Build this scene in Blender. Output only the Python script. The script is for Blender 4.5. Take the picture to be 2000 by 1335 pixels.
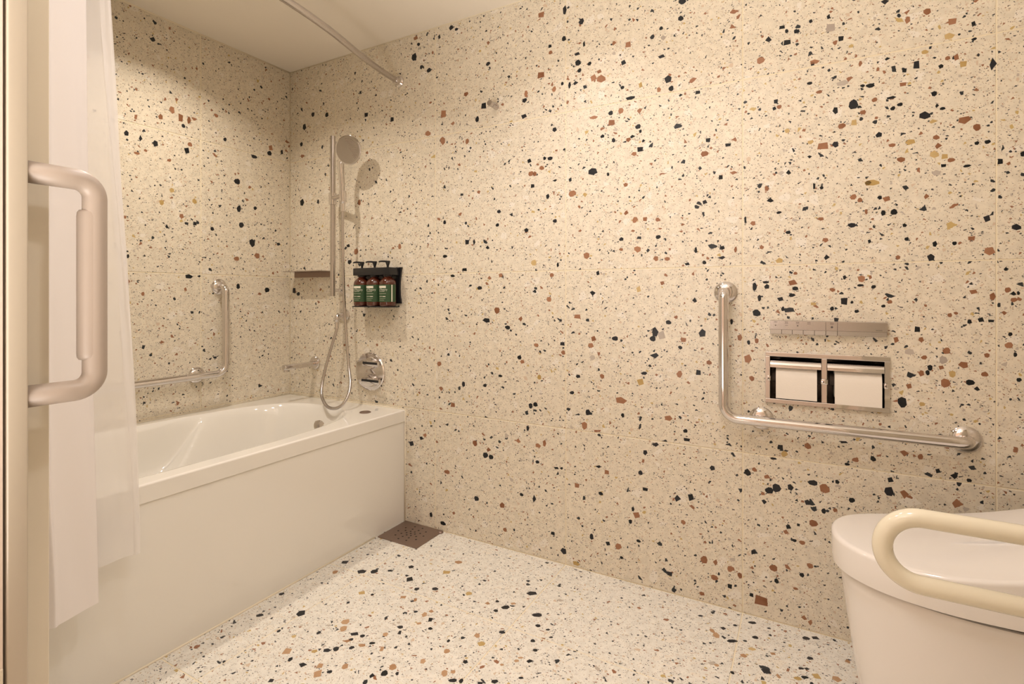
import bpy, bmesh, math, random
from mathutils import Vector, Matrix, noise

random.seed(7)
PI = math.pi
sc = bpy.context.scene
for o in list(bpy.data.objects):
    bpy.data.objects.remove(o)
COL = sc.collection

# ---------------------------------------------------------------- camera
FPX, CX0, CY0 = 1023.67, 1000.0, 576.17
cd = bpy.data.cameras.new('camera'); cam = bpy.data.objects.new('camera', cd); COL.objects.link(cam)
cam.location = (2.363, -1.8353, 1.0212)
cam.rotation_euler = (PI/2, 0, 0.51)
cd.sensor_fit = 'HORIZONTAL'; cd.sensor_width = 36.0
cd.lens = FPX/2000.0*36.0
cd.shift_x = (1000.0-CX0)/2000.0
cd.shift_y = -(667.5-CY0)/2000.0
cd.clip_start = 0.02
sc.camera = cam

# ---------------------------------------------------------------- world, lights, exposure
w = bpy.data.worlds.new('world'); sc.world = w; w.use_nodes = True
w.node_tree.nodes['Background'].inputs[0].default_value = (1.0, 0.84, 0.70, 1)
w.node_tree.nodes['Background'].inputs[1].default_value = 0.25
sc.view_settings.view_transform = 'Standard'
sc.view_settings.look = 'None'
sc.view_settings.exposure = 0.02
sc.view_settings.gamma = 1.0
sc.view_settings.use_curve_mapping = False
WARM = (1.0, 0.955, 0.97)

def downlight(x, y, z, power, spread=120, size=0.09, col=WARM, tilt=(0, 0)):
    l = bpy.data.lights.new('downlight', 'AREA'); l.shape = 'DISK'; l.size = size
    l.energy = power; l.color = col; l.spread = math.radians(spread)
    o = bpy.data.objects.new('downlight', l); COL.objects.link(o)
    o.location = (x, y, z); o.rotation_euler = (tilt[0], tilt[1], 0)
    return o

downlight(1.66, -0.42, 2.183, 1.4, 118, 0.06)
downlight(0.47, -0.70, 2.183, 6.3, 132, 0.05, col=(1.0, 0.89, 0.77))
downlight(2.12, -1.05, 2.183, 4.2, 140)
downlight(1.30, -1.00, 2.183, 3.3, 145)  # added lamp with no known fitting, brightens the curtain and floor
downlight(1.75, -2.30, 2.183, 3.0, 160, 0.12)
# added fill lamp behind the camera, tilted up to brighten ceiling and walls
fill = bpy.data.lights.new('fill_light', 'AREA'); fill.shape = 'RECTANGLE'; fill.size = 1.5; fill.size_y = 1.3
fill.energy = 40; fill.spread = math.radians(110); fill.color = (1.0, 0.925, 0.86)
fo = bpy.data.objects.new('fill_light', fill); COL.objects.link(fo)
fo.location = (1.28, -2.42, 0.80); fo.rotation_euler = (PI/2+0.96, 0, -0.10)

# ---------------------------------------------------------------- materials
def newmat(name):
    m = bpy.data.materials.new(name); m.use_nodes = True
    return m, m.node_tree, m.node_tree.nodes['Principled BSDF']

def simple(name, col, rough=0.5, metal=0.0, coat=0.0, bump=0.0, bscale=60, vary=0.0, spec=0.5):
    m, nt, b = newmat(name)
    b.inputs['Base Color'].default_value = (*col, 1)
    b.inputs['Roughness'].default_value = rough
    b.inputs['Metallic'].default_value = metal
    b.inputs['Coat Weight'].default_value = coat
    b.inputs['Coat Roughness'].default_value = 0.05
    b.inputs['Specular IOR Level'].default_value = spec
    tc = nt.nodes.new('ShaderNodeTexCoord')
    nz = nt.nodes.new('ShaderNodeTexNoise'); nz.inputs['Scale'].default_value = bscale; nz.inputs['Detail'].default_value = 3
    nt.links.new(tc.outputs['Object'], nz.inputs['Vector'])
    if bump:
        bp = nt.nodes.new('ShaderNodeBump'); bp.inputs['Strength'].default_value = bump; bp.inputs['Distance'].default_value = 0.002
        nt.links.new(nz.outputs['Fac'], bp.inputs['Height']); nt.links.new(bp.outputs['Normal'], b.inputs['Normal'])
    if vary:
        mx = nt.nodes.new('ShaderNodeMix'); mx.data_type = 'RGBA'
        mx.inputs[6].default_value = (*[c*(1-vary) for c in col], 1); mx.inputs[7].default_value = (*[min(1, c*(1+vary)) for c in col], 1)
        nt.links.new(nz.outputs['Fac'], mx.inputs[0]); nt.links.new(mx.outputs[2], b.inputs['Base Color'])
    return m

CREAM = (0.755, 0.680, 0.550)
BLACKC = (0.022, 0.026, 0.030)
RUST = (0.30, 0.135, 0.070)
OCHRE = (0.54, 0.39, 0.16)
GREYC = (0.50, 0.43, 0.36)
PALE = (0.80, 0.74, 0.64)

def terrazzo(name, base=CREAM, rough=0.32):
    m, nt, b = newmat(name)
    N, L = nt.nodes, nt.links
    uv = N.new('ShaderNodeUVMap'); uv.uv_map = 'UVMap'
    oi = N.new('ShaderNodeObjectInfo')
    mul = N.new('ShaderNodeVectorMath'); mul.operation = 'SCALE'; mul.inputs[0].default_value = (53.0, 91.0, 0)
    L.new(oi.outputs['Random'], mul.inputs['Scale'])
    add = N.new('ShaderNodeVectorMath'); L.new(uv.outputs[0], add.inputs[0]); L.new(mul.outputs[0], add.inputs[1])
    # slight warp so that chip edges are not perfectly straight
    wn = N.new('ShaderNodeTexNoise'); wn.noise_dimensions = '2D'; wn.inputs['Scale'].default_value = 120; wn.inputs['Detail'].default_value = 1
    L.new(add.outputs[0], wn.inputs['Vector'])
    ws = N.new('ShaderNodeVectorMath'); ws.operation = 'SCALE'; ws.inputs['Scale'].default_value = 0.0035; L.new(wn.outputs['Color'], ws.inputs[0])
    vec = N.new('ShaderNodeVectorMath'); L.new(add.outputs[0], vec.inputs[0]); L.new(ws.outputs[0], vec.inputs[1])
    def mixc(fac, a, bb):
        x = N.new('ShaderNodeMix'); x.data_type = 'RGBA'
        L.new(fac, x.inputs[0])
        if isinstance(a, tuple): x.inputs[6].default_value = (*a, 1)
        else: L.new(a, x.inputs[6])
        if isinstance(bb, tuple): x.inputs[7].default_value = (*bb, 1)
        else: L.new(bb, x.inputs[7])
        return x.outputs[2]
    def math_(op, a, v=None, a2=None):
        x = N.new('ShaderNodeMath'); x.operation = op
        if isinstance(a, (int, float)): x.inputs[0].default_value = a
        else: L.new(a, x.inputs[0])
        if a2 is not None: L.new(a2, x.inputs[1])
        elif v is not None: x.inputs[1].default_value = v
        return x.outputs[0]
    # matrix: cloudy cream
    n1 = N.new('ShaderNodeTexNoise'); n1.noise_dimensions = '2D'; n1.inputs['Scale'].default_value = 45; n1.inputs['Detail'].default_value = 5
    L.new(add.outputs[0], n1.inputs['Vector'])
    r1 = N.new('ShaderNodeMapRange'); r1.inputs[1].default_value = 0.35; r1.inputs[2].default_value = 0.65; L.new(n1.outputs['Fac'], r1.inputs[0])
    col = mixc(r1.outputs[0], tuple(c*0.93 for c in base), tuple(min(1, c*1.04) for c in base))
    def layer(col, scale, prob, tmin, tvar, ramp, off, soft=0.012, op=1.0):
        of = N.new('ShaderNodeVectorMath'); of.inputs[1].default_value = off; L.new(vec.outputs[0], of.inputs[0])
        # anisotropic turn so the chips are not all equant
        mp = N.new('ShaderNodeMapping'); mp.inputs['Rotation'].default_value = (0, 0, off[0]); mp.inputs['Scale'].default_value = (1, 1.22, 1)
        L.new(of.outputs[0], mp.inputs['Vector'])
        ve = N.new('ShaderNodeTexVoronoi'); ve.voronoi_dimensions = '2D'; ve.feature = 'DISTANCE_TO_EDGE'; ve.inputs['Scale'].default_value = scale
        vc = N.new('ShaderNodeTexVoronoi'); vc.voronoi_dimensions = '2D'; vc.feature = 'F1'; vc.inputs['Scale'].default_value = scale
        L.new(mp.outputs[0], ve.inputs['Vector']); L.new(mp.outputs[0], vc.inputs['Vector'])
        sp = N.new('ShaderNodeSeparateColor'); L.new(vc.outputs['Color'], sp.inputs[0])
        present = math_('LESS_THAN', sp.outputs[0], prob)
        th = math_('MULTIPLY_ADD', sp.outputs[1], tvar); th.node.inputs[2].default_value = tmin
        d = math_('SUBTRACT', ve.outputs['Distance'], a2=th)
        s = N.new('ShaderNodeMapRange'); s.inputs[1].default_value = 0; s.inputs[2].default_value = soft; L.new(d, s.inputs[0])
        mk = math_('MULTIPLY', s.outputs[0], a2=present)
        if op < 1: mk = math_('MULTIPLY', mk, op)
        cr = N.new('ShaderNodeValToRGB'); cr.color_ramp.interpolation = 'CONSTANT'
        els = cr.color_ramp.elements
        els[0].position = 0; els[0].color = (*ramp[0][1], 1); els[1].position = ramp[1][0]; els[1].color = (*ramp[1][1], 1)
        for p, c in ramp[2:]:
            e = els.new(p); e.color = (*c, 1)
        L.new(sp.outputs[2], cr.inputs[0])
        return mixc(mk, col, cr.outputs[0])
    TAN = (0.50, 0.38, 0.24); BR = (0.20, 0.12, 0.07); PEACH = (0.64, 0.50, 0.37)
    col = layer(col, 26, 0.24, 0.10, 0.25, [(0, PALE), (0.55, tuple(c*0.93 for c in base))], (3.1, 9.2, 0), 0.03)
    col = layer(col, 250, 0.33, 0.11, 0.25, [(0, TAN), (0.26, BR), (0.52, PEACH), (0.76, (0.07, 0.05, 0.035)), (0.90, GREYC)], (1.7, 4.1, 0), 0.12, 0.85)
    col = layer(col, 165, 0.24, 0.12, 0.28, [(0, BLACKC), (0.36, TAN), (0.54, RUST), (0.64, GREYC), (0.82, PEACH)], (0.4, 7.7, 0), 0.10, 0.92)
    col = layer(col, 100, 0.15, 0.12, 0.26, [(0, BLACKC), (0.34, RUST), (0.50, OCHRE), (0.62, GREYC), (0.78, PEACH)], (2.3, 1.3, 0), 0.05)
    col = layer(col, 62, 0.045, 0.11, 0.24, [(0, BLACKC), (0.40, RUST), (0.64, OCHRE), (0.74, GREYC), (0.86, PEACH)], (5.2, 2.9, 0), 0.03)
    col = layer(col, 40, 0.008, 0.12, 0.20, [(0, BLACKC), (0.46, RUST), (0.74, OCHRE), (0.82, GREYC)], (4.1, 6.3, 0), 0.02)
    L.new(col, b.inputs['Base Color'])
    b.inputs['Roughness'].default_value = rough
    b.inputs['Specular IOR Level'].default_value = 0.4
    bp = N.new('ShaderNodeBump'); bp.inputs['Strength'].default_value = 0.04; bp.inputs['Distance'].default_value = 0.001
    L.new(n1.outputs['Fac'], bp.inputs['Height']); L.new(bp.outputs['Normal'], b.inputs['Normal'])
    return m

M = {}
M['wall'] = terrazzo('terrazzo_wall_tile')
M['floor'] = terrazzo('terrazzo_floor_tile', (0.79, 0.75, 0.67), 0.30)
M['grout'] = simple('cream_grout', (0.83, 0.73, 0.54), 0.8, vary=0.05, bscale=200)
M['ceiling'] = simple('ceiling_paint', (0.90, 0.84, 0.75), 0.32, vary=0.01, bscale=3)
M['acrylic'] = simple('bathtub_acrylic', (0.83, 0.795, 0.73), 0.07, coat=0.4, vary=0.005, bscale=4)
M['ceramic'] = simple('white_ceramic', (0.85, 0.80, 0.75), 0.10, coat=0.4, vary=0.005, bscale=4)
M['chrome'] = simple('polished_chrome', (0.70, 0.67, 0.66), 0.07, 1.0, bump=0.01, bscale=20)
M['steel'] = simple('satin_steel', (0.56, 0.525, 0.51), 0.20, 1.0, bump=0.02, bscale=90)
M['darksteel'] = simple('brown_brushed_steel', (0.30, 0.22, 0.18), 0.42, 0.8, bump=0.08, bscale=160)
M['recess'] = simple('shaded_recess_metal', (0.10, 0.085, 0.075), 0.25, 0.9, bump=0.02)  # metal darkened so its colour carries the shade inside the paper holder
M['hole'] = simple('dark_hole', (0.015, 0.012, 0.01), 0.8, bump=0.1)
M['black'] = simple('black_plastic', (0.012, 0.012, 0.014), 0.28, bump=0.03)
M['amber'] = simple('amber_plastic', (0.075, 0.016, 0.007), 0.12, coat=0.6, vary=0.2, bscale=25)
M['green'] = simple('green_label', (0.026, 0.070, 0.024), 0.45, vary=0.06, bscale=80)
M['cream_print'] = simple('cream_print', (0.78, 0.74, 0.62), 0.5, bump=0.02)
M['paper'] = simple('toilet_paper', (0.86, 0.79, 0.70), 0.9, bump=0.25, bscale=300)
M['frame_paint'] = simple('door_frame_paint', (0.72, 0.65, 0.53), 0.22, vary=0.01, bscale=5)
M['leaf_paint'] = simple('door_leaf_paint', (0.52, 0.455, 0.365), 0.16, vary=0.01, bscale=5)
M['outer_paint'] = simple('outer_wall_paint', (0.78, 0.66, 0.57), 0.5, vary=0.02, bscale=8)
M['handle'] = simple('handle_resin', (0.40, 0.33, 0.275), 0.42, vary=0.01, bscale=40)
M['ivory'] = simple('ivory_coated_tube', (0.80, 0.73, 0.57), 0.16, coat=0.5, vary=0.01, bscale=30)
M['print'] = simple('dark_print', (0.10, 0.08, 0.07), 0.5, bump=0.01)
M['silicone'] = simple('silicone_bead', (0.80, 0.71, 0.55), 0.4, bump=0.02)
M['gap'] = simple('gap_shade_and_dark_parts', (0.10, 0.075, 0.06), 0.7, bump=0.02)  # dark tone painting shade in narrow gaps; also colours screws and roll cores

def cloth(name, col, transp, transl):
    m, nt, b = newmat(name)
    N, L = nt.nodes, nt.links
    out = N['Material Output']
    b.inputs['Base Color'].default_value = (*col, 1); b.inputs['Roughness'].default_value = 0.75
    tc = N.new('ShaderNodeTexCoord'); wv = N.new('ShaderNodeTexNoise'); wv.inputs['Scale'].default_value = 500
    L.new(tc.outputs['Object'], wv.inputs['Vector'])
    bp = N.new('ShaderNodeBump'); bp.inputs['Strength'].default_value = 0.1; bp.inputs['Distance'].default_value = 0.001
    L.new(wv.outputs['Fac'], bp.inputs['Height']); L.new(bp.outputs['Normal'], b.inputs['Normal'])
    tl = N.new('ShaderNodeBsdfTranslucent'); tl.inputs[0].default_value = (*col, 1)
    m1 = N.new('ShaderNodeMixShader'); m1.inputs[0].default_value = transl
    L.new(b.outputs[0], m1.inputs[1]); L.new(tl.outputs[0], m1.inputs[2])
    last = m1
    if transp:
        tr = N.new('ShaderNodeBsdfTransparent'); m2 = N.new('ShaderNodeMixShader'); m2.inputs[0].default_value = transp
        L.new(m1.outputs[0], m2.inputs[1]); L.new(tr.outputs[0], m2.inputs[2]); last = m2
    L.new(last.outputs[0], out.inputs[0])
    return m
M['curtain'] = cloth('curtain_fabric', (0.93, 0.88, 0.86), 0, 0.15)
M['liner'] = cloth('sheer_liner_fabric', (0.97, 0.94, 0.92), 0.30, 0.35)

# ---------------------------------------------------------------- object helpers
def link(name, me, mat=None, parent=None, smooth=False):
    o = bpy.data.objects.new(name, me); COL.objects.link(o)
    if mat is not None and not me.materials: me.materials.append(mat)
    if parent is not None: o.parent = parent
    if smooth:
        me.polygons.foreach_set('use_smooth', [True]*len(me.polygons)); me.update()
    return o

def obj(name, bm, mat, parent=None, smooth=False, loc=None, angle=None):
    bmesh.ops.recalc_face_normals(bm, faces=bm.faces)
    me = bpy.data.meshes.new(name); bm.to_mesh(me); bm.free()
    o = link(name, me, mat, parent, smooth)
    if loc is not None: o.location = loc
    if angle is not None:
        me.polygons.foreach_set('use_smooth', [True]*len(me.polygons))
        bm2 = bmesh.new(); bm2.from_mesh(me)
        for e in bm2.edges:
            if len(e.link_faces) == 2 and e.calc_face_angle(0) > math.radians(angle): e.smooth = False
        bm2.to_mesh(me); bm2.free(); me.update()
    return o

def thing(name, label, cat, loc=(0, 0, 0), group=None):
    o = bpy.data.objects.new(name, None); COL.objects.link(o); o.location = loc; o.empty_display_size = 0.05
    o['label'] = label; o['category'] = cat
    if group: o['group'] = group
    return o

def tag(o, label, cat, group=None):
    o['label'] = label; o['category'] = cat
    if group: o['group'] = group
    return o

def struct(o):
    o['kind'] = 'structure'; return o

def box(bm, x0, x1, y0, y1, z0, z1, bev=0.0, seg=2):
    r = bmesh.ops.create_cube(bm, size=1.0)
    vs = r['verts']
    for v in vs:
        v.co = Vector(((x0+x1)/2 + v.co.x*(x1-x0), (y0+y1)/2 + v.co.y*(y1-y0), (z0+z1)/2 + v.co.z*(z1-z0)))
    if bev > 0:
        es = list({e for v in vs for e in v.link_edges})
        bmesh.ops.bevel(bm, geom=es, offset=bev, segments=seg, profile=0.5, affect='EDGES')
    return bm

def round_path(pts, r, n=8):
    """polyline with rounded corners"""
    pts = [Vector(p) for p in pts]
    out = [pts[0]]
    for i in range(1, len(pts)-1):
        a, b, c = pts[i-1], pts[i], pts[i+1]
        d1 = (a-b).normalized(); d2 = (c-b).normalized()
        ang = d1.angle(d2)
        if ang > PI-0.02: out.append(b); continue
        t = min(r/math.tan(ang/2), (a-b).length*0.499, (c-b).length*0.499)
        rr = t*math.tan(ang/2)
        bis = (d1+d2).normalized(); cen = b + bis*(rr/math.sin(ang/2))
        p0 = b+d1*t-cen; p1 = b+d2*t-cen
        tot = p0.angle(p1); ax = p0.cross(p1).normalized()
        for k in range(n+1):
            out.append(cen + Matrix.Rotation(tot*k/n, 3, ax) @ p0)
    out.append(pts[-1])
    return out

def catmull(pts, n=8):
    P = [Vector(p) for p in pts]; P = [2*P[0]-P[1]] + P + [2*P[-1]-P[-2]]
    out = []
    for i in range(1, len(P)-2):
        for k in range(n):
            t = k/n
            a, b, c, d = P[i-1], P[i], P[i+1], P[i+2]
            out.append(0.5*((2*b)+(-a+c)*t+(2*a-5*b+4*c-d)*t*t+(-a+3*b-3*c+d)*t**3))
    out.append(P[-2])
    return out

def tube(bm, pts, r, n=20, cap=True):
    pts = [Vector(p) for p in pts]
    q = [pts[0]]
    for p in pts[1:]:
        if (p-q[-1]).length > 1e-5: q.append(p)
    pts = q
    rad = r if callable(r) else (lambda t: r)
    tang = []
    for i in range(len(pts)):
        a = pts[max(0, i-1)]; b = pts[min(len(pts)-1, i+1)]; tang.append((b-a).normalized())
    up = Vector((0, 0, 1)) if abs(tang[0].z) < 0.9 else Vector((0, 1, 0))
    nrm = (up - tang[0]*up.dot(tang[0])).normalized()
    rings = []
    for i, p in enumerate(pts):
        if i:
            ax = tang[i-1].cross(tang[i])
            if ax.length > 1e-6:
                nrm = Matrix.Rotation(tang[i-1].angle(tang[i]), 3, ax.normalized()) @ nrm
        nrm = (nrm - tang[i]*nrm.dot(tang[i])).normalized()
        bi = tang[i].cross(nrm); rr = rad(i/(len(pts)-1))
        rings.append([bm.verts.new(p + (nrm*math.cos(2*PI*k/n)+bi*math.sin(2*PI*k/n))*rr) for k in range(n)])
    for a, b in zip(rings, rings[1:]):
        for k in range(n):
            bm.faces.new((a[k], a[(k+1) % n], b[(k+1) % n], b[k]))
    if cap:
        bm.faces.new(rings[0][::-1]); bm.faces.new(rings[-1])
    return bm

def lathe(bm, prof, c=(0, 0, 0), axis='Z', n=32):
    """prof: list of (radius, height) from one end to the other; closed with caps"""
    c = Vector(c)
    ax = {'Z': (Vector((1, 0, 0)), Vector((0, 1, 0)), Vector((0, 0, 1))),
          'Y': (Vector((1, 0, 0)), Vector((0, 0, 1)), Vector((0, -1, 0))),
          'X': (Vector((0, 1, 0)), Vector((0, 0, 1)), Vector((1, 0, 0)))}[axis] if isinstance(axis, str) else axis
    u, v, w_ = ax
    rings = []
    for r, h in prof:
        if r < 1e-6: rings.append([bm.verts.new(c+w_*h)])
        else: rings.append([bm.verts.new(c+w_*h+(u*math.cos(2*PI*k/n)+v*math.sin(2*PI*k/n))*r) for k in range(n)])
    for a, b in zip(rings, rings[1:]):
        for k in range(n):
            if len(a) == 1 and len(b) == 1: continue
            if len(a) == 1: bm.faces.new((a[0], b[(k+1) % n], b[k]))
            elif len(b) == 1: bm.faces.new((a[k], a[(k+1) % n], b[0]))
            else: bm.faces.new((a[k], a[(k+1) % n], b[(k+1) % n], b[k]))
    if len(rings[0]) > 1: bm.faces.new(rings[0][::-1])
    if len(rings[-1]) > 1: bm.faces.new(rings[-1])
    return bm

def axes(direction):
    w_ = Vector(direction).normalized()
    u = w_.cross(Vector((0, 0, 1)))
    if u.length < 1e-3: u = Vector((1, 0, 0))
    u.normalize(); return (u, w_.cross(u), w_)

# ---------------------------------------------------------------- tiles
GAP = 0.0018
def tile_mesh(w_, h, hole=None, name='tile'):
    """tile in local XY, face at z=0 pointing +z, 8 mm thick, small arris, UVs in metres"""
    bm = bmesh.new()
    c = 0.0008
    xs, ys = w_/2-GAP, h/2-GAP
    def ring(x, y, z): return [bm.verts.new((sx*x, sy*y, z)) for sx, sy in ((-1, -1), (1, -1), (1, 1), (-1, 1))]
    back = ring(xs, ys, -0.008); side = ring(xs, ys, -c); top = ring(xs-c, ys-c, 0)
    for a, b in ((back, side), (side, top)):
        for k in range(4): bm.faces.new((a[k], a[(k+1) % 4], b[(k+1) % 4], b[k]))
    if hole:
        x0, x1, y0, y1 = hole
        hi = [bm.verts.new(p) for p in ((x0, y0, 0), (x1, y0, 0), (x1, y1, 0), (x0, y1, 0))]
        hb = [bm.verts.new(p) for p in ((x0, y0, -0.008), (x1, y0, -0.008), (x1, y1, -0.008), (x0, y1, -0.008))]
        for k in range(4):
            bm.faces.new((top[k], top[(k+1) % 4], hi[(k+1) % 4], hi[k]))
            bm.faces.new((hi[k], hi[(k+1) % 4], hb[(k+1) % 4], hb[k]))
            bm.faces.new((hb[k], hb[(k+1) % 4], back[(k+1) % 4], back[k]))
    else:
        bm.faces.new(top); bm.faces.new(back[::-1])
    bmesh.ops.recalc_face_normals(bm, faces=bm.faces)
    uvl = bm.loops.layers.uv.new('UVMap')
    for f in bm.faces:
        for l in f.loops: l[uvl].uv = (l.vert.co.x, l.vert.co.y)
    me = bpy.data.meshes.new(name); bm.to_mesh(me); bm.free()
    return me

tile_cache = {}
def lay_tiles(parent, us, vs, place, mat, hole_at=None, skip=lambda u0, u1, v0, v1: False):
    for i in range(len(us)-1):
        for j in range(len(vs)-1):
            u0, u1, v0, v1 = us[i], us[i+1], vs[j], vs[j+1]
            if skip(u0, u1, v0, v1): continue
            hole = None
            if hole_at and u0 < hole_at[0] and u1 > hole_at[1] and v0 < hole_at[2] and v1 > hole_at[3]:
                cu, cv = (u0+u1)/2, (v0+v1)/2
                hole = (hole_at[0]-cu, hole_at[1]-cu, hole_at[2]-cv, hole_at[3]-cv)
            key = (round(u1-u0, 4), round(v1-v0, 4), hole, mat.name)
            if key not in tile_cache:
                me = tile_mesh(u1-u0, v1-v0, hole); me.materials.append(mat); tile_cache[key] = me
            o = bpy.data.objects.new('tile', tile_cache[key]); COL.objects.link(o); o.parent = parent
            o.matrix_local = place((u0+u1)/2, (v0+v1)/2)

W0, X0, Z1, Z2, Z3, ZC = 0.6174, 0.3352, 0.5145, 1.1145, 1.7145, 2.19
XR, YF = 3.10, -1.455
cols = [0.0, X0, X0+W0, X0+2*W0, X0+3*W0, X0+4*W0, XR]
rows = [0.0, Z1, Z2, Z3, ZC]
HOLE = (2.262, 2.566, 0.693, 0.836)      # recess for the paper holder: x0 x1 z0 z1

def slab_with_hole(bm, x0, x1, z0, z1, y0, y1, hole):
    hx0, hx1, hz0, hz1 = hole
    for a, b, c, d in ((x0, hx0, z0, z1), (hx1, x1, z0, z1), (hx0, hx1, z0, hz0), (hx0, hx1, hz1, z1)):
        box(bm, a, b, y0, y1, c, d)
    return bm

# back wall (right-hand wall of the picture): plane y = 0
wb = struct(obj('wall_back', slab_with_hole(bmesh.new(), -0.12, XR+0.12, -0.06, ZC+0.05, 0.0012, 0.16, HOLE), M['grout']))
lay_tiles(wb, cols, rows, lambda u, v: Matrix.Translation((u, 0, v)) @ Matrix.Rotation(PI/2, 4, 'X'), M['wall'], HOLE)
# left wall: plane x = 0
bm = bmesh.new(); box(bm, -0.12, -0.0012, -1.62, 0.0, -0.06, ZC+0.05)
wl = struct(obj('wall_left', bm, M['grout']))
lcols = [0.0, 0.4657, 0.4657+W0, 1.455]
lay_tiles(wl, [-c for c in lcols[::-1]], rows,
          lambda u, v: Matrix.Translation((0, u, v)) @ Matrix.Rotation(PI/2, 4, 'Z') @ Matrix.Rotation(PI/2, 4, 'X'), M['wall'])
# right wall, behind the toilet, just outside the frame
bm = bmesh.new(); box(bm, XR+0.0012, XR+0.12, -3.1, 0.0, -0.06, ZC+0.05)
wr = struct(obj('wall_right', bm, M['grout']))
lay_tiles(wr, [-1.83, -1.23, -0.63, 0.0], rows,
          lambda u, v: Matrix.Translation((XR, u, v)) @ Matrix.Rotation(-PI/2, 4, 'Z') @ Matrix.Rotation(PI/2, 4, 'X'), M['wall'])
# floor
bm = bmesh.new(); box(bm, -0.12, XR+0.12, -3.1, 0.12, -0.08, -0.0012)
fl = struct(obj('floor', bm, M['grout']))
fcols = cols; frows = [-3.03, -2.43, -1.83, -1.23-0.6+0.2, -1.03, -0.43, 0.0]
frows = [-3.03, -2.83, -2.23, -1.63, -1.03, -0.43, 0.0]
DR = (0.788, 0.998, -0.182, -0.004)      # floor drain x0 x1 y0 y1
lay_tiles(fl, fcols, frows, lambda u, v: Matrix.Translation((u, v, 0)), M['floor'])
# ceiling
bm = bmesh.new(); box(bm, -0.12, XR+0.12, -3.1, 0.12, ZC, ZC+0.06)
struct(obj('ceiling', bm, M['ceiling']))
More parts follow.
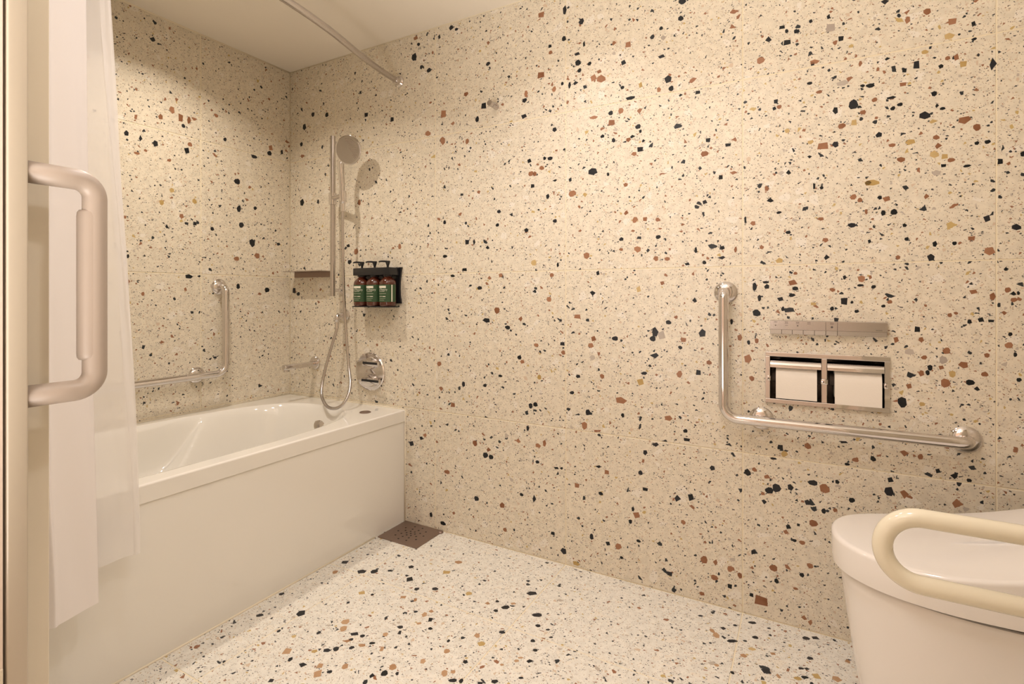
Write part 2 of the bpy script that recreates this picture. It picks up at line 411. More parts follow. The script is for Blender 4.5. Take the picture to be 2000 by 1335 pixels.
# ---------------------------------------------------------------- the larger stone chips, set flush in the tiles
# centre (mm), width, height (mm), stone: K black, R russet, O ochre, G grey
CH_B = '''93,1501,30,35,K 2241,54,36,28,R 834,2088,28,32,K 1787,644,40,22,R 1711,1814,32,27,R 992,1689,25,35,R 111,1887,26,32,K 996,1806,26,31,R 1679,1478,34,24,K 1929,884,26,30,G 477,1231,26,27,R 1908,894,21,32,K 912,1734,29,23,R 2414,440,25,26,R 1597,1404,29,22,R 818,355,27,23,K 1266,958,25,25,R 2487,1583,23,27,K 1214,917,34,18,K 1951,1764,24,25,K 2286,418,23,26,K 1465,1878,28,22,R 31,1045,22,27,K 2603,718,20,29,K 1904,811,30,19,K 1855,715,24,24,O 1682,1823,24,24,R 2725,455,23,25,R 1645,536,21,27,R 434,1181,25,22,K 2203,818,21,27,R 2532,1347,34,16,O 1841,243,24,22,R 2409,1470,27,19,R 2063,896,21,26,K 1211,361,24,22,K 1202,1804,23,23,K 2572,461,21,25,K 497,1466,18,28,R 1560,48,23,22,K 276,1923,22,23,K 2429,1822,22,23,G 1014,260,29,17,R 2654,1522,24,21,K 1776,116,24,21,R 1845,1183,23,22,R 2700,780,20,24,R 174,1940,23,22,K 1653,1168,22,23,R 1566,2104,15,33,K 1434,1149,23,22,O 1159,403,21,23,R 1984,329,21,23,K 2740,1494,26,19,R 1290,171,22,22,R 1467,2111,24,20,R 2069,141,21,24,R 2608,458,20,24,R 2228,965,22,21,K 2460,1650,31,15,G 2241,1765,22,21,R 87,1802,21,22,K 1953,599,26,18,R 984,615,23,20,R 1750,1647,23,20,R 2791,1138,22,21,R 1620,1892,22,21,K 1999,2018,24,19,K 2027,340,19,24,K 1437,224,15,30,K 994,34,28,16,K 843,2171,25,18,R 1167,173,23,19,K 2275,166,22,20,R 2264,407,23,19,K 750,1244,18,24,R 974,723,22,20,R 1633,2043,21,21,K 2798,1634,14,32,K 2386,329,22,20,R 1989,753,19,22,R 1391,1729,25,17,K 2071,1491,24,17,R 894,402,21,20,R 1422,1499,23,18,R 917,2011,22,19,K 64,1028,24,18,K 1037,2168,21,20,K 2330,1060,24,17,R 543,1878,22,19,K 1365,442,22,18,R 1614,15,27,15,O 1400,1817,16,24,R 2382,452,25,16,K 1115,1868,22,18,R 1671,835,22,18,R 1227,386,21,19,R 1238,357,22,18,K 1898,870,20,19,K 1678,1028,22,18,K 1837,1288,20,20,R 2202,454,18,22,K 1682,861,19,20,R 1819,1723,32,12,K 1046,552,21,18,R 1170,1754,17,23,K 1785,1683,19,20,R 1907,502,25,15,K 1481,448,14,26,R 2103,90,22,17,R 1120,1669,17,22,R 424,1262,23,16,K 1182,1051,24,15,K 1500,1006,20,19,R 1101,644,16,23,K 2675,1411,19,20,O 704,1830,19,20,K 1521,1812,18,20,R 1120,1245,19,19,K 2695,843,17,21,G 1849,1043,16,22,O 1045,1756,21,17,R 1811,1915,19,19,R 1454,435,23,16,R 1394,1791,21,17,K 1617,941,24,15,R 1659,587,17,21,K 2708,1730,22,16,O 1375,927,17,21,R 2620,862,21,16,G 1316,891,23,15,K 1935,1909,19,18,G 1762,865,22,16,K 2262,1827,18,18,K 1420,586,16,21,K 1469,1516,20,17,R 2736,832,20,17,R 929,58,15,22,K 1284,1102,19,17,R 1685,1677,26,12,R 2389,1729,25,13,R 2506,1069,17,19,R 2464,1003,16,20,K 2608,574,20,17,R 2307,528,19,17,O 2370,562,17,19,R 1855,1536,20,16,K 2150,131,17,19,R 1795,1855,18,18,K 1230,1093,19,16,R 1442,594,19,17,K 2621,1452,22,15,O 1224,1973,21,15,K 1648,1394,18,17,O 875,386,19,16,K 1674,129,14,22,K 1994,1962,17,18,K 876,2033,17,18,K 2292,1130,19,16,O 2223,1048,12,26,K 1459,702,16,19,O 1563,1996,16,19,K 1006,1189,23,13,K 2104,141,14,21,R 1847,1617,19,16,K 1401,1278,19,16,K 1156,1243,11,28,K 1415,1550,18,17,K 2458,1523,19,15,R 1524,1656,18,17,K 1616,308,18,16,R 1504,1548,21,14,K 1611,1818,20,15,K 1714,724,16,18,R 2314,1805,19,15,K 1221,1218,19,15,K 213,1494,13,22,K 1445,826,20,14,R 1909,1148,17,17,R 2667,1126,16,19,K 2679,1359,20,14,G 1370,774,18,16,K 2324,428,16,18,K 2844,1199,18,16,K 2179,885,14,21,R 1383,757,19,15,R 2701,869,16,17,R 1303,74,17,16,R 1961,1730,16,18,K 1106,1129,23,12,K 1495,1403,14,19,K 2717,529,16,17,K 1746,1682,17,16,K 2123,1144,24,11,K 2566,1297,18,15,R 2714,1768,17,16,R 2635,1666,13,21,K 2267,1320,20,14,K 1929,1847,23,12,K 1408,497,12,22,K 2441,1571,13,20,K 2486,1310,17,15,R 1438,1497,15,18,R 974,2145,13,20,K 1832,1522,19,14,R 2659,1809,16,17,R 2752,786,18,15,K 2563,1862,19,14,K 2095,450,16,16,K 2765,1471,15,18,R 1586,1814,11,23,K 2600,1405,18,15,R 1276,1361,19,14,K 1512,1098,17,15,R 2369,390,16,16,K 1873,468,14,18,K 1805,1315,17,15,R 859,2138,16,16,K 2785,1225,14,18,K 2441,1470,16,17,K 1625,1862,17,15,K 2051,763,15,17,K 1813,1575,17,15,R 1616,1926,22,12,K 1856,1763,13,20,O 1736,118,17,15,K 1699,392,22,11,K 1003,1337,15,17,K 2713,806,14,18,O 2528,1629,20,12,K 1856,396,16,15,K 1760,1933,15,17,R 2584,1259,16,16,K 2684,1433,15,16,R 2039,1005,15,17,K 2376,198,16,15,R 1953,928,18,14,K 1897,1922,16,15,K 2483,1227,19,13,K 2797,1018,12,20,R 2829,890,16,15,R 1703,1842,18,14,R 1524,1306,17,14,K 2615,1797,12,20,R 1732,377,16,15,R 2295,547,15,15,K 1868,747,22,11,K 1620,717,18,13,K 2085,798,16,14,R 1921,1734,14,17,R 2003,870,17,14,R 1450,370,17,13,K 2295,1009,17,13,K 1556,836,18,13,K 2179,117,13,18,R 1957,65,17,14,K 1828,1585,19,12,K 2214,755,14,17,R 1948,1146,18,13,R 1802,1416,16,14,R 1507,1956,16,14,R 2420,1135,14,16,K 2062,26,17,13,R 2002,251,14,16,R 1698,1103,13,17,K 1045,1104,21,11,K 2360,36,16,14,R 2548,1484,15,15,K 2318,1402,14,15,K 2523,1347,16,13,R 2250,368,15,15,K 2376,26,12,18,R 1595,654,19,12,K 1918,1223,17,13,K 1429,1450,15,14,K 2443,244,16,14,R 2758,1030,17,12,R 1758,1582,13,17,K 2737,1647,14,15,O 1786,1223,16,13,K 2488,1528,13,16,O 1208,649,16,13,K 2072,1331,15,14,K 2217,1250,15,14,R 2014,533,20,10,K 2673,1502,19,11,O 1066,2155,18,12,K 2483,418,15,14,K 2314,1531,14,14,O 2576,494,14,15,K 1709,295,17,12,K 2318,304,14,14,K 2257,1049,14,15,K 1381,230,17,12,K 2722,1669,11,18,R 2355,263,16,12,R 2258,1358,13,16,R 2328,1021,19,10,K 2589,894,12,17,R 2646,803,12,17,R 1268,1307,16,13,K 2236,1012,10,20,K 1873,340,18,11,K 2378,1486,16,12,O 1872,1288,14,14,R 1665,1879,16,13,K 2285,128,12,16,K 2337,1042,16,12,K 2222,466,14,14,R 1531,360,21,9,K 2637,926,12,15,K 1791,590,12,15,K 1715,1603,15,12,K 2535,548,13,15,K 1819,215,12,15,K 1283,694,19,10,K 1932,1063,15,13,R 2665,820,11,16,K 2127,1176,13,14,K 2618,765,13,15,R 2781,811,15,12,R 2149,74,13,14,K 1516,106,16,12,K 1524,1461,19,9,K 2644,570,12,15,R 2456,1783,13,14,K 1977,946,14,13,R 2679,1457,14,13,R 2082,1535,14,13,K 2658,1296,12,15,R 2578,1585,22,8,K 1644,1957,9,21,K 1829,262,10,17,K 2009,562,14,12,K 2411,372,11,16,K 2510,1555,15,12,R 2773,956,13,13,K 1482,1552,13,13,K 2121,1408,12,14,K 2403,1251,17,10,R 2712,1390,16,11,R 2292,1608,14,12,R 2434,1037,14,12,R 2646,897,12,14,R 2697,1402,13,13,O 2049,1700,15,11,K 2144,1511,17,10,K 2015,1127,16,10,K 2654,1698,15,11,O 2228,876,11,16,R 1992,843,13,13,K 1790,1766,14,12,K 2166,1169,9,18,R 2674,1578,12,14,K 2399,1635,16,10,R 2765,771,13,12,K 2676,1163,10,16,K 2043,1173,8,21,K 2559,1257,11,15,K 2354,165,13,12,K 2605,1618,15,10,R 2652,848,14,11,R 1537,1137,9,18,K 2827,1035,12,13,R 1504,1981,13,12,K 2463,586,21,7,K 2579,1449,16,10,R 2503,1300,12,13,R 2754,1174,14,11,R 1849,153,15,10,K 2154,935,8,18,K 1552,362,14,11,K 2219,202,12,13,K 2300,1855,15,10,K 1928,1945,13,12,K 1556,1826,11,13,K 1785,1185,15,10,R 2648,717,13,11,O 2538,1586,13,12,R 2070,1130,12,12,K 2683,537,11,13,K 1867,1564,12,12,K 2340,1832,13,11,K 2839,1009,13,11,R 2283,1627,11,13,K 2441,380,12,12,R 1994,1701,13,10,K 2581,1554,12,11,K 2504,1698,9,15,R 2317,1216,14,10,K 2254,1062,18,8,K 2812,1374,10,14,K 2838,1026,12,11,K 2597,1562,13,10,K 2001,1261,14,9,R 2690,822,12,11,R 2785,861,11,12,R 2447,466,11,12,K 2593,1129,11,12,R 2279,1606,11,12,K 2375,1666,14,9,K 2856,1388,9,14,K 1855,1599,10,13,K 2758,1750,9,14,K 1737,1461,9,13,K 2689,1651,11,11,K 2205,870,9,14,K 2745,1370,17,7,K 1889,775,13,10,K 1788,79,12,10,K 2536,1045,12,10,K 2277,509,18,7,K 2302,979,9,14,K 2433,981,10,12,K 2385,995,14,8,O 2660,806,9,14,K 2704,1670,11,11,R 2424,1856,9,14,K 2195,1263,6,22,K 2505,1050,16,7,K 2334,265,12,9,K 2574,1002,12,10,R 2378,1854,10,11,K 2383,1724,10,11,K 2787,1429,12,10,K 2550,1302,11,11,K 2820,974,11,11,R 2213,64,11,11,K 2708,967,10,11,R 2375,1442,12,9,K 2518,1264,7,15,R 2569,1698,13,9,K 2292,1279,15,8,K 2608,1656,10,11,K 2609,1219,10,10,K 2387,1352,6,17,K 2472,522,13,8,K 2465,1074,8,13,K 2313,1840,9,12,K 2849,801,10,10,K 2750,950,9,12,K 2337,1089,11,9,R 2528,1073,8,12,R 2338,118,13,8,R 2509,1632,11,9,K 2693,1534,12,8,K 2613,1180,10,10,K 2765,1429,10,10,K 2749,522,11,9,K 2718,1162,10,10,K 2406,1345,10,10,K 2495,974,11,9,K 2828,1366,9,10,R 2681,1544,8,12,K 2526,1177,8,12,K 2824,1090,10,10,K 2759,1709,12,7,K 2832,919,8,10,K 2842,866,7,12,K 2794,953,12,7,K 2695,1377,11,8,K 2216,843,11,8,R 2559,990,10,8,K 2501,1572,10,7,K 2721,972,9,8,R 2345,316,8,8,K 2483,1001,7,9,K 2848,1027,6,10,K 2503,216,4,4,K'''
CH_L = '''-217,1276,28,39,K -296,1563,29,26,K -192,1215,28,26,R -286,1435,22,31,K -115,1768,23,28,R -528,1654,22,28,K -590,1812,21,29,R -135,1047,26,23,K -273,1358,24,25,K -517,1104,32,18,K -553,1790,18,31,R -299,1195,26,20,R -122,1738,24,22,K -655,1652,20,26,K -204,1701,30,17,K -518,1789,16,30,R -289,1064,17,26,K -494,1438,19,23,O -635,1771,17,23,R -549,1364,19,20,R -50,1762,15,25,K -631,1411,17,22,O -590,1469,19,20,O -514,1685,20,18,R -70,1283,22,16,K -762,1668,16,21,K -769,980,19,17,K -710,1660,12,26,K -397,1846,19,17,R -200,1449,18,17,K -769,1151,16,18,K -355,1748,16,17,K -415,1324,16,17,K -772,1332,21,12,R -542,1758,15,16,K -610,1313,13,18,K -808,1707,16,16,K -493,1339,15,16,K -725,1596,21,11,R -702,1027,12,16,R -475,1106,16,11,K -757,1177,11,15,K -786,1170,13,10,K -789,1190,10,12,K'''
CH_F = '''931,-415,33,26,K 950,-697,27,31,K 1545,-235,35,23,K 1122,-369,25,31,K 972,-392,25,26,K 1214,-856,22,29,R 1205,-185,27,23,R 1614,-335,31,20,K 1107,-658,25,24,R 1506,-348,28,20,K 1128,-686,20,26,R 1209,-266,26,20,O 1065,-837,21,24,R 826,-397,23,22,K 1034,-516,24,21,O 2129,-161,20,25,R 2436,-196,22,22,R 1534,-538,23,20,O 1374,-738,19,23,R 1069,-300,21,21,K 1358,-341,22,20,O 1151,-854,23,18,K 849,-467,19,23,R 1176,-687,26,16,K 2175,-166,32,13,K 1300,-509,16,25,R 2271,-255,21,19,K 1512,-688,16,24,R 1370,-766,18,21,K 1239,-374,21,18,K 1180,-722,27,13,R 1503,-514,17,20,R 844,-768,23,15,K 1258,-800,16,22,R 1163,-778,22,15,K 1185,-407,17,19,K 2390,-210,17,19,O 2365,-44,21,15,K 1466,-613,17,19,R 1307,-483,18,17,R 1180,-762,16,19,K 2219,-42,23,13,K 1693,-533,21,14,K 800,-655,18,17,K 1546,-699,22,13,K 2211,-218,18,16,R 1021,-358,22,13,K 1561,-463,19,15,K 1443,-357,18,16,R 1432,-679,15,19,R 2229,-175,20,14,O 2466,-102,16,17,R 1259,-644,15,18,R 1195,-832,15,18,R 1234,-714,20,13,R 2346,-244,19,13,O 1176,-467,18,14,R 2116,-145,13,19,R 1647,-648,18,14,K 1348,-790,14,18,K 1519,-318,18,13,R 1222,-460,11,21,R 1134,-799,17,14,O 2389,-30,18,13,K 1275,-595,17,14,K 1488,-380,15,15,K 1097,-356,16,14,K 1333,-520,12,19,K 2232,-115,17,14,K 2374,-138,17,13,K 1349,-817,12,18,K 1642,-382,15,14,K 2144,-116,15,14,K 1216,-736,16,13,K 1102,-855,12,18,K 2363,-229,18,11,K 1078,-736,13,15,K 1608,-146,14,14,K 1313,-553,17,12,R 1537,-624,14,14,K 1204,-683,14,14,K 1296,-697,10,19,R 2300,-259,10,18,R 1026,-785,14,13,O 1254,-692,17,11,K 1236,-836,14,12,K 1567,-689,12,15,K 1660,-452,14,13,K 1360,-555,13,13,K 1529,-672,13,13,R 1466,-332,12,13,K 1659,-551,14,11,R 1186,-711,13,12,K 2103,-47,11,14,K 1037,-580,11,14,K 1685,-486,13,12,K 1291,-616,9,17,K 1127,-934,12,12,K 2072,-84,15,9,K 965,-790,10,13,K 1217,-471,13,10,K 2150,-297,13,10,R 1663,-534,16,8,R 2354,-196,16,8,K 2283,-168,13,10,R 1616,-671,14,9,K 2439,-14,10,12,K 1073,-506,11,11,K 1401,-752,9,13,K 1443,-575,10,12,K 1677,-384,13,9,K 2174,-82,12,10,K 1701,-602,13,8,K 2191,-306,9,12,K 2271,-82,10,11,K 2367,-190,12,9,K 1700,-412,13,7,K 1631,-584,11,8,R 2208,-147,11,8,K'''

def stone(name, col, v2, rough=0.3):
    m, nt, b = newmat(name); N, L = nt.nodes, nt.links
    tc = N.new('ShaderNodeTexCoord'); oi = N.new('ShaderNodeObjectInfo')
    nz = N.new('ShaderNodeTexNoise'); nz.noise_dimensions = '4D'; nz.inputs['Scale'].default_value = 1.6; nz.inputs['Detail'].default_value = 4
    ml = N.new('ShaderNodeMath'); ml.operation = 'MULTIPLY'; ml.inputs[1].default_value = 40; L.new(oi.outputs['Random'], ml.inputs[0])
    L.new(ml.outputs[0], nz.inputs['W']); L.new(tc.outputs['Object'], nz.inputs['Vector'])
    ad = N.new('ShaderNodeMath'); ad.operation = 'ADD'; L.new(nz.outputs['Fac'], ad.inputs[0]); L.new(oi.outputs['Random'], ad.inputs[1])
    mr = N.new('ShaderNodeMapRange'); mr.inputs[1].default_value = 0.4; mr.inputs[2].default_value = 1.5; L.new(ad.outputs[0], mr.inputs[0])
    mx = N.new('ShaderNodeMix'); mx.data_type = 'RGBA'; mx.inputs[6].default_value = (*col, 1); mx.inputs[7].default_value = (*v2, 1)
    L.new(mr.outputs[0], mx.inputs[0]); L.new(mx.outputs[2], b.inputs['Base Color']); b.inputs['Roughness'].default_value = rough
    b.inputs['Specular IOR Level'].default_value = 0.25
    return m
STONE = {'K': stone('black_stone', (0.010, 0.012, 0.013), (0.026, 0.026, 0.030)), 'R': stone('russet_stone', (0.22, 0.090, 0.042), (0.38, 0.19, 0.105)),
         'O': stone('ochre_stone', (0.42, 0.27, 0.08), (0.58, 0.42, 0.20)), 'F': stone('tan_stone', (0.36, 0.19, 0.09), (0.52, 0.33, 0.19)), 'G': stone('grey_stone', (0.40, 0.34, 0.29), (0.52, 0.45, 0.38))}
rs = random.Random(21)
chip_meshes = {k: [] for k in STONE}
chip_polys = []
for q in range(9):
    n = rs.choice((4, 5, 5, 6, 7)); a0 = rs.uniform(0, 6.28)
    P = []
    for i in range(n):
        a_ = a0 + 2*PI*(i+rs.uniform(-0.22, 0.22))/n; r = rs.uniform(0.80, 1.0)
        P.append((math.cos(a_)*r, math.sin(a_)*r))
    mx_, mn_ = [max(p[c] for p in P) for c in (0, 1)], [min(p[c] for p in P) for c in (0, 1)]
    P = [tuple((p[c]-(mx_[c]+mn_[c])/2)/(mx_[c]-mn_[c]) for c in (0, 1)) for p in P]
    chip_polys.append(P)
def chip_geo(bm, P, M4):
    t = [bm.verts.new(M4 @ Vector((x, y, 0.00022))) for x, y in P]; b_ = [bm.verts.new(M4 @ Vector((x*1.01, y*1.01, -0.0005))) for x, y in P]
    bm.faces.new(t); bm.faces.new(b_[::-1]); n = len(P)
    for i in range(n): bm.faces.new((t[i], b_[i], b_[(i+1) % n], t[(i+1) % n]))
for k in STONE:
    for P in chip_polys:
        bm = bmesh.new(); chip_geo(bm, P, Matrix.Identity(4)); bmesh.ops.recalc_face_normals(bm, faces=bm.faces)
        me = bpy.data.meshes.new('stone_chip'); bm.to_mesh(me); bm.free(); me.materials.append(STONE[k]); chip_meshes[k].append(me)
def set_chips(data, parent, frame, limit=300):
    rest = {}
    for i, it in enumerate(data.split()):
        u, v, w_, h, k = it.split(','); u, v, w_, h = (float(t)/1000 for t in (u, v, w_, h))
        if parent is fl and k == 'R': k = 'F'
        q = rs.randrange(9); th = rs.choice((0, 0, PI)) if abs(w_-h) > 0.3*max(w_, h) else rs.choice((0, PI/2, PI, -PI/2))
        if abs(math.sin(th)) > 0.5: w_, h = h, w_
        m4 = frame(u, v) @ Matrix.Rotation(th, 4, 'Z') @ Matrix.Diagonal((w_*1.06, h*1.06, 1, 1))
        if i < limit:
            o = bpy.data.objects.new('stone_chip', chip_meshes[k][q]); COL.objects.link(o); o.parent = parent; o.matrix_local = m4
        else:
            rest.setdefault(k, bmesh.new()); chip_geo(rest[k], chip_polys[q], m4)
    for k, bm in rest.items():
        o = obj('small_stone_chips', bm, STONE[k], parent); o['kind'] = 'stuff'
set_chips(CH_B, wb, lambda u, v: Matrix.Translation((u, 0, v)) @ Matrix.Rotation(PI/2, 4, 'X'), 290)
set_chips(CH_L, wl, lambda u, v: Matrix.Translation((0, u, v)) @ Matrix.Rotation(PI/2, 4, 'Z') @ Matrix.Rotation(PI/2, 4, 'X'))
set_chips(CH_F, fl, lambda u, v: Matrix.Translation((u, v, 0)) @ Matrix.Rotation(0.51, 4, 'Z'))

# caulk lines
def caulk(name, a, b, r=0.0035):
    bm = bmesh.new(); tube(bm, [a, b], r, 8); return struct(obj(name, bm, M['silicone'], smooth=True))
caulk('trim_1', (0.0, 0, ZC-0.001), (XR, 0, ZC-0.001), 0.003)
caulk('trim_2', (0, -1.455, ZC-0.001), (0, 0, ZC-0.001), 0.005)

# front wall with the door opening (pocket for the sliding leaf), seen edge-on at the left
XJ = 1.28
fw = bmesh.new()
box(fw, 0.0, XJ, -1.492, YF, 0, ZC, 0.0015)             # inner skin, its end is the pale jamb strip
struct(obj('wall_front', fw, M['frame_paint']))
bm = bmesh.new(); box(bm, 0.0, 1.3525, -1.640, -1.5335, 0.0, ZC, 0.001)
struct(obj('wall_front_outer', bm, M['outer_paint']))
bm = bmesh.new(); box(bm, 2.62, XR, -1.640, YF, 0, ZC, 0.0015)
struct(obj('wall_front_right', bm, M['frame_paint']))
bm = bmesh.new(); bm.free()
# vestibule walls behind the camera
bm = bmesh.new(); box(bm, -0.12, XR+0.12, -3.16, -3.06, 0, ZC); struct(obj('wall_vestibule', bm, M['outer_paint']))
bm = bmesh.new(); box(bm, 0.30, 0.40, -3.06, -1.66, 0, ZC); struct(obj('wall_vestibule_side', bm, M['outer_paint']))

# baseboard of the outer wall (bottom left corner of the picture)
bm = bmesh.new(); box(bm, 1.0, 1.3550, -1.650, -1.5340, 0.0, 0.483, 0.001)
uvl = bm.loops.layers.uv.new('UVMap')
for f in bm.faces:
    for l in f.loops: l[uvl].uv = (l.vert.co.x+l.vert.co.y, l.vert.co.z)
struct(obj('baseboard_front', bm, M['wall']))

# sliding door leaf with its handle
dr = bpy.data.objects.new('door_1', None); COL.objects.link(dr); dr.location = (1.355, -1.518, 0); struct(dr)
def local(root, o):                       # parts are modelled in world space, then hung under their thing
    o.parent = root
    o.matrix_parent_inverse = Matrix.Translation(-Vector(root.location))
    return o
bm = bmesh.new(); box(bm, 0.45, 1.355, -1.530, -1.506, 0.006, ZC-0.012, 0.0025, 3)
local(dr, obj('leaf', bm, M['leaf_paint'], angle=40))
bm = bmesh.new()
hp = round_path([(1.337, -1.507, 1.208), (1.337, -1.4155, 1.208), (1.337, -1.4155, 0.868), (1.337, -1.507, 0.868)], 0.028, 10)
tube(bm, hp, 0.0168, 28)
hd = local(dr, obj('handle', bm, M['handle'], smooth=True))
bm = bmesh.new()
tube(bm, [(1.333, -1.4185, 1.160), (1.333, -1.4185, 1.156), (1.333, -1.4185, 1.150), (1.333, -1.4185, 0.926), (1.333, -1.4185, 0.920), (1.333, -1.4185, 0.916)],
     lambda t: 0.0165 if t < 0.1 or t > 0.9 else (0.0188 if t < 0.3 or t > 0.7 else 0.0194), 28)
o = obj('grip_sleeve', bm, M['handle'], hd, smooth=True)
o.matrix_parent_inverse = Matrix.Identity(4)

# ---------------------------------------------------------------- bathtub
TX, TZ, TY = 0.783, 0.503, -1.4535
def S(t):
    t = max(0.0, min(1.0, t)); return t*t*(3-2*t)
def tub_z(x, y):
    cx_, cy_, a, b, n = 0.389, -0.79, 0.329, 0.675, 3.0
    u, v = abs(x-cx_)/a, abs(y-cy_)/b
    q = (u**n+v**n)**(1/n)
    if q >= 1.0: z = TZ
    else:
        r = math.hypot(x-cx_, y-cy_)
        d = r*(1-q)/q if q > 1e-4 else 0.3
        d = min(d, 0.3)
        wdt = 0.17 + 0.10*S((-0.34-y)/0.32)
        z = TZ - 0.40*S((d+0.004)/wdt)
        c = 0.208*S((-0.445-y)/0.27)
        z = min(z, TZ - c*S(d/0.035))
    return z
tb = thing('bathtub', 'white built-in bathtub along the left wall below the shower', 'bathtub', (0.39, -0.73, 0))
bm = bmesh.new()
NX, NY = 130, 230
xs = [0.002+(TX-0.006-0.002)*i/NX for i in range(NX+1)]
ys = [TY+(0-0.002-TY)*j/NY for j in range(NY+1)]
grid = [[bm.verts.new((x, y, tub_z(x, y))) for y in ys] for x in xs]
for i in range(NX):
    for j in range(NY):
        bm.faces.new((grid[i][j], grid[i+1][j], grid[i+1][j+1], grid[i][j+1]))
prev = grid[-1]
for k in range(1, 7):                      # rounded rim edge then the rim's vertical face
    a = PI/2*k/6
    cur = [bm.verts.new((TX-0.006+0.006*math.sin(a), y, TZ-0.006+0.006*math.cos(a))) for y in ys]
    for j in range(NY): bm.faces.new((prev[j], cur[j], cur[j+1], prev[j+1]))
    prev = cur
for (x, z) in ((TX, 0.4955), (TX, 0.4530), (TX, 0.4515), (TX-0.0010, 0.4505), (TX-0.0025, 0.4505), (TX-0.02, 0.4505)):
    cur = [bm.verts.new((x, y, z)) for y in ys]
    for j in range(NY): bm.faces.new((prev[j], cur[j], cur[j+1], prev[j+1]))
    prev = cur
local(tb, obj('basin', bm, M['acrylic'], smooth=True))
bm = bmesh.new(); box(bm, TX-0.03, TX-0.004, TY, -0.0015, 0.0, 0.4500, 0.0015)
ap = local(tb, obj('apron', bm, M['acrylic']))
ap['label'] = 'plain glossy front panel below the rim'
bm = bmesh.new(); n0 = Vector((0.0, -0.85, 0.55)).normalized()
lathe(bm, [(0.036, 0), (0.036, 0.006), (0.031, 0.012), (0.010, 0.014), (0, 0.0145)], (0.405, -0.148, 0.425), axes(n0), 36)
local(tb, obj('overflow_cover', bm, M['chrome'], smooth=False, angle=35))
bm = bmesh.new(); lathe(bm, [(0.025, 0), (0.025, 0.002), (0.021, 0.004), (0.018, 0.003), (0, 0.003)], (0.664, -0.129, TZ), 'Z', 32)
local(tb, obj('deck_button', bm, M['darksteel'], angle=35))
bm = bmesh.new(); lathe(bm, [(0.03, 0), (0.03, 0.004), (0.0, 0.008)], (0.40, -0.42, 0.1035), 'Z', 24)
local(tb, obj('waste_plug', bm, M['chrome'], angle=35))
for nm, a, b, r in (('trim_3', (0.001, -0.001, TZ+0.001), (TX, -0.001, TZ+0.001), 0.0035), ('trim_4', (0.001, TY, TZ+0.001), (0.001, 0, TZ+0.001), 0.004),
                    ('trim_5', (TX-0.003, TY, 0.001), (TX-0.003, -0.19, 0.001), 0.004), ('trim_6', (TX-0.001, -0.001, 0.0), (TX-0.001, -0.001, TZ), 0.003)):
    caulk(nm, a, b, r)

# ---------------------------------------------------------------- floor drain
dg = thing('floor_drain', 'square brown metal floor drain cover with round holes beside the bathtub', 'floor drain', (0.893, -0.093, 0))
bm = bmesh.new(); box(bm, DR[0], DR[1], DR[2], DR[3], 0.0002, 0.0045, 0.001)
local(dg, obj('cover_plate', bm, M['darksteel']))
bm = bmesh.new()
cxd, cyd = (DR[0]+DR[1])/2, (DR[2]+DR[3])/2
hol = [(0, 0)]
for r, n, ph in ((0.020, 6, 0.2), (0.040, 8, 0.5), (0.064, 10, 0.1)):
    for k in range(n): hol.append((r*math.cos(2*PI*k/n+ph), r*math.sin(2*PI*k/n+ph)))
for hx, hy in hol:
    lathe(bm, [(0.0042, 0), (0.0042, 0.0006)], (cxd+hx, cyd+hy, 0.0042), 'Z', 10)
o = local(dg, obj('drain_holes', bm, M['hole'])); o['kind'] = 'stuff'
bm = bmesh.new(); lathe(bm, [(0.012, 0), (0.012, 0.004), (0.008, 0.007), (0, 0.008)], (DR[1]-0.004, DR[3]-0.014, 0.001), 'Z', 20)
local(dg, obj('corner_cap', bm, M['darksteel'], smooth=True))

# ---------------------------------------------------------------- curtain rod, curtain and liner
ROD = [(0.749, -0.0, 1.992), (0.752, -0.05, 1.992), (0.765, -0.15, 1.992), (0.797, -0.30, 1.992), (0.845, -0.50, 1.992), (0.873, -0.70, 1.992),
       (0.879, -0.85, 1.992), (0.868, -1.02, 1.992), (0.848, -1.18, 1.992), (0.812, -1.34, 1.992), (0.790, -1.4545, 1.992)]
rod = thing('curtain_rod', 'curved steel shower curtain rod below the ceiling', 'curtain rod', (0.749, 0, 1.992))
bm = bmesh.new(); tube(bm, catmull(ROD, 6), 0.0125, 20)
local(rod, obj('pole', bm, M['steel'], smooth=True))
for (x, y, s) in ((0.749, 0.0, 'Y'), (0.790, -1.4545, (Vector((1, 0, 0)), Vector((0, 0, 1)), Vector((0, 1, 0))))):
    bm = bmesh.new(); lathe(bm, [(0.026, 0), (0.026, 0.006), (0.019, 0.012), (0.017, 0.03)], (x, y, 1.992), s, 28)
    local(rod, obj('end_flange', bm, M['chrome'], angle=35))

def rod_x(y):
    pts = catmull(ROD, 6)
    return min(pts, key=lambda p: abs(p.y-y)).x

def hang(plan, zt, zb, nz=60, sub=10, wob=0.002):
    """cloth from a plan polyline that changes with height: plan(z) -> [(x, y), ...]"""
    bm = bmesh.new(); g = []
    for j in range(nz+1):
        z = zt + (zb-zt)*j/nz
        pts = catmull([(x, y, 0) for x, y in plan(z)], sub)
        g.append([bm.verts.new((p.x + wob*math.sin(9*z+0.21*i), p.y + 0.7*wob*math.sin(6*z+0.15*i), z)) for i, p in enumerate(pts)])
    for j in range(nz):
        for i in range(len(g[0])-1): bm.faces.new((g[j][i], g[j][i+1], g[j+1][i+1], g[j+1][i]))
    return bm

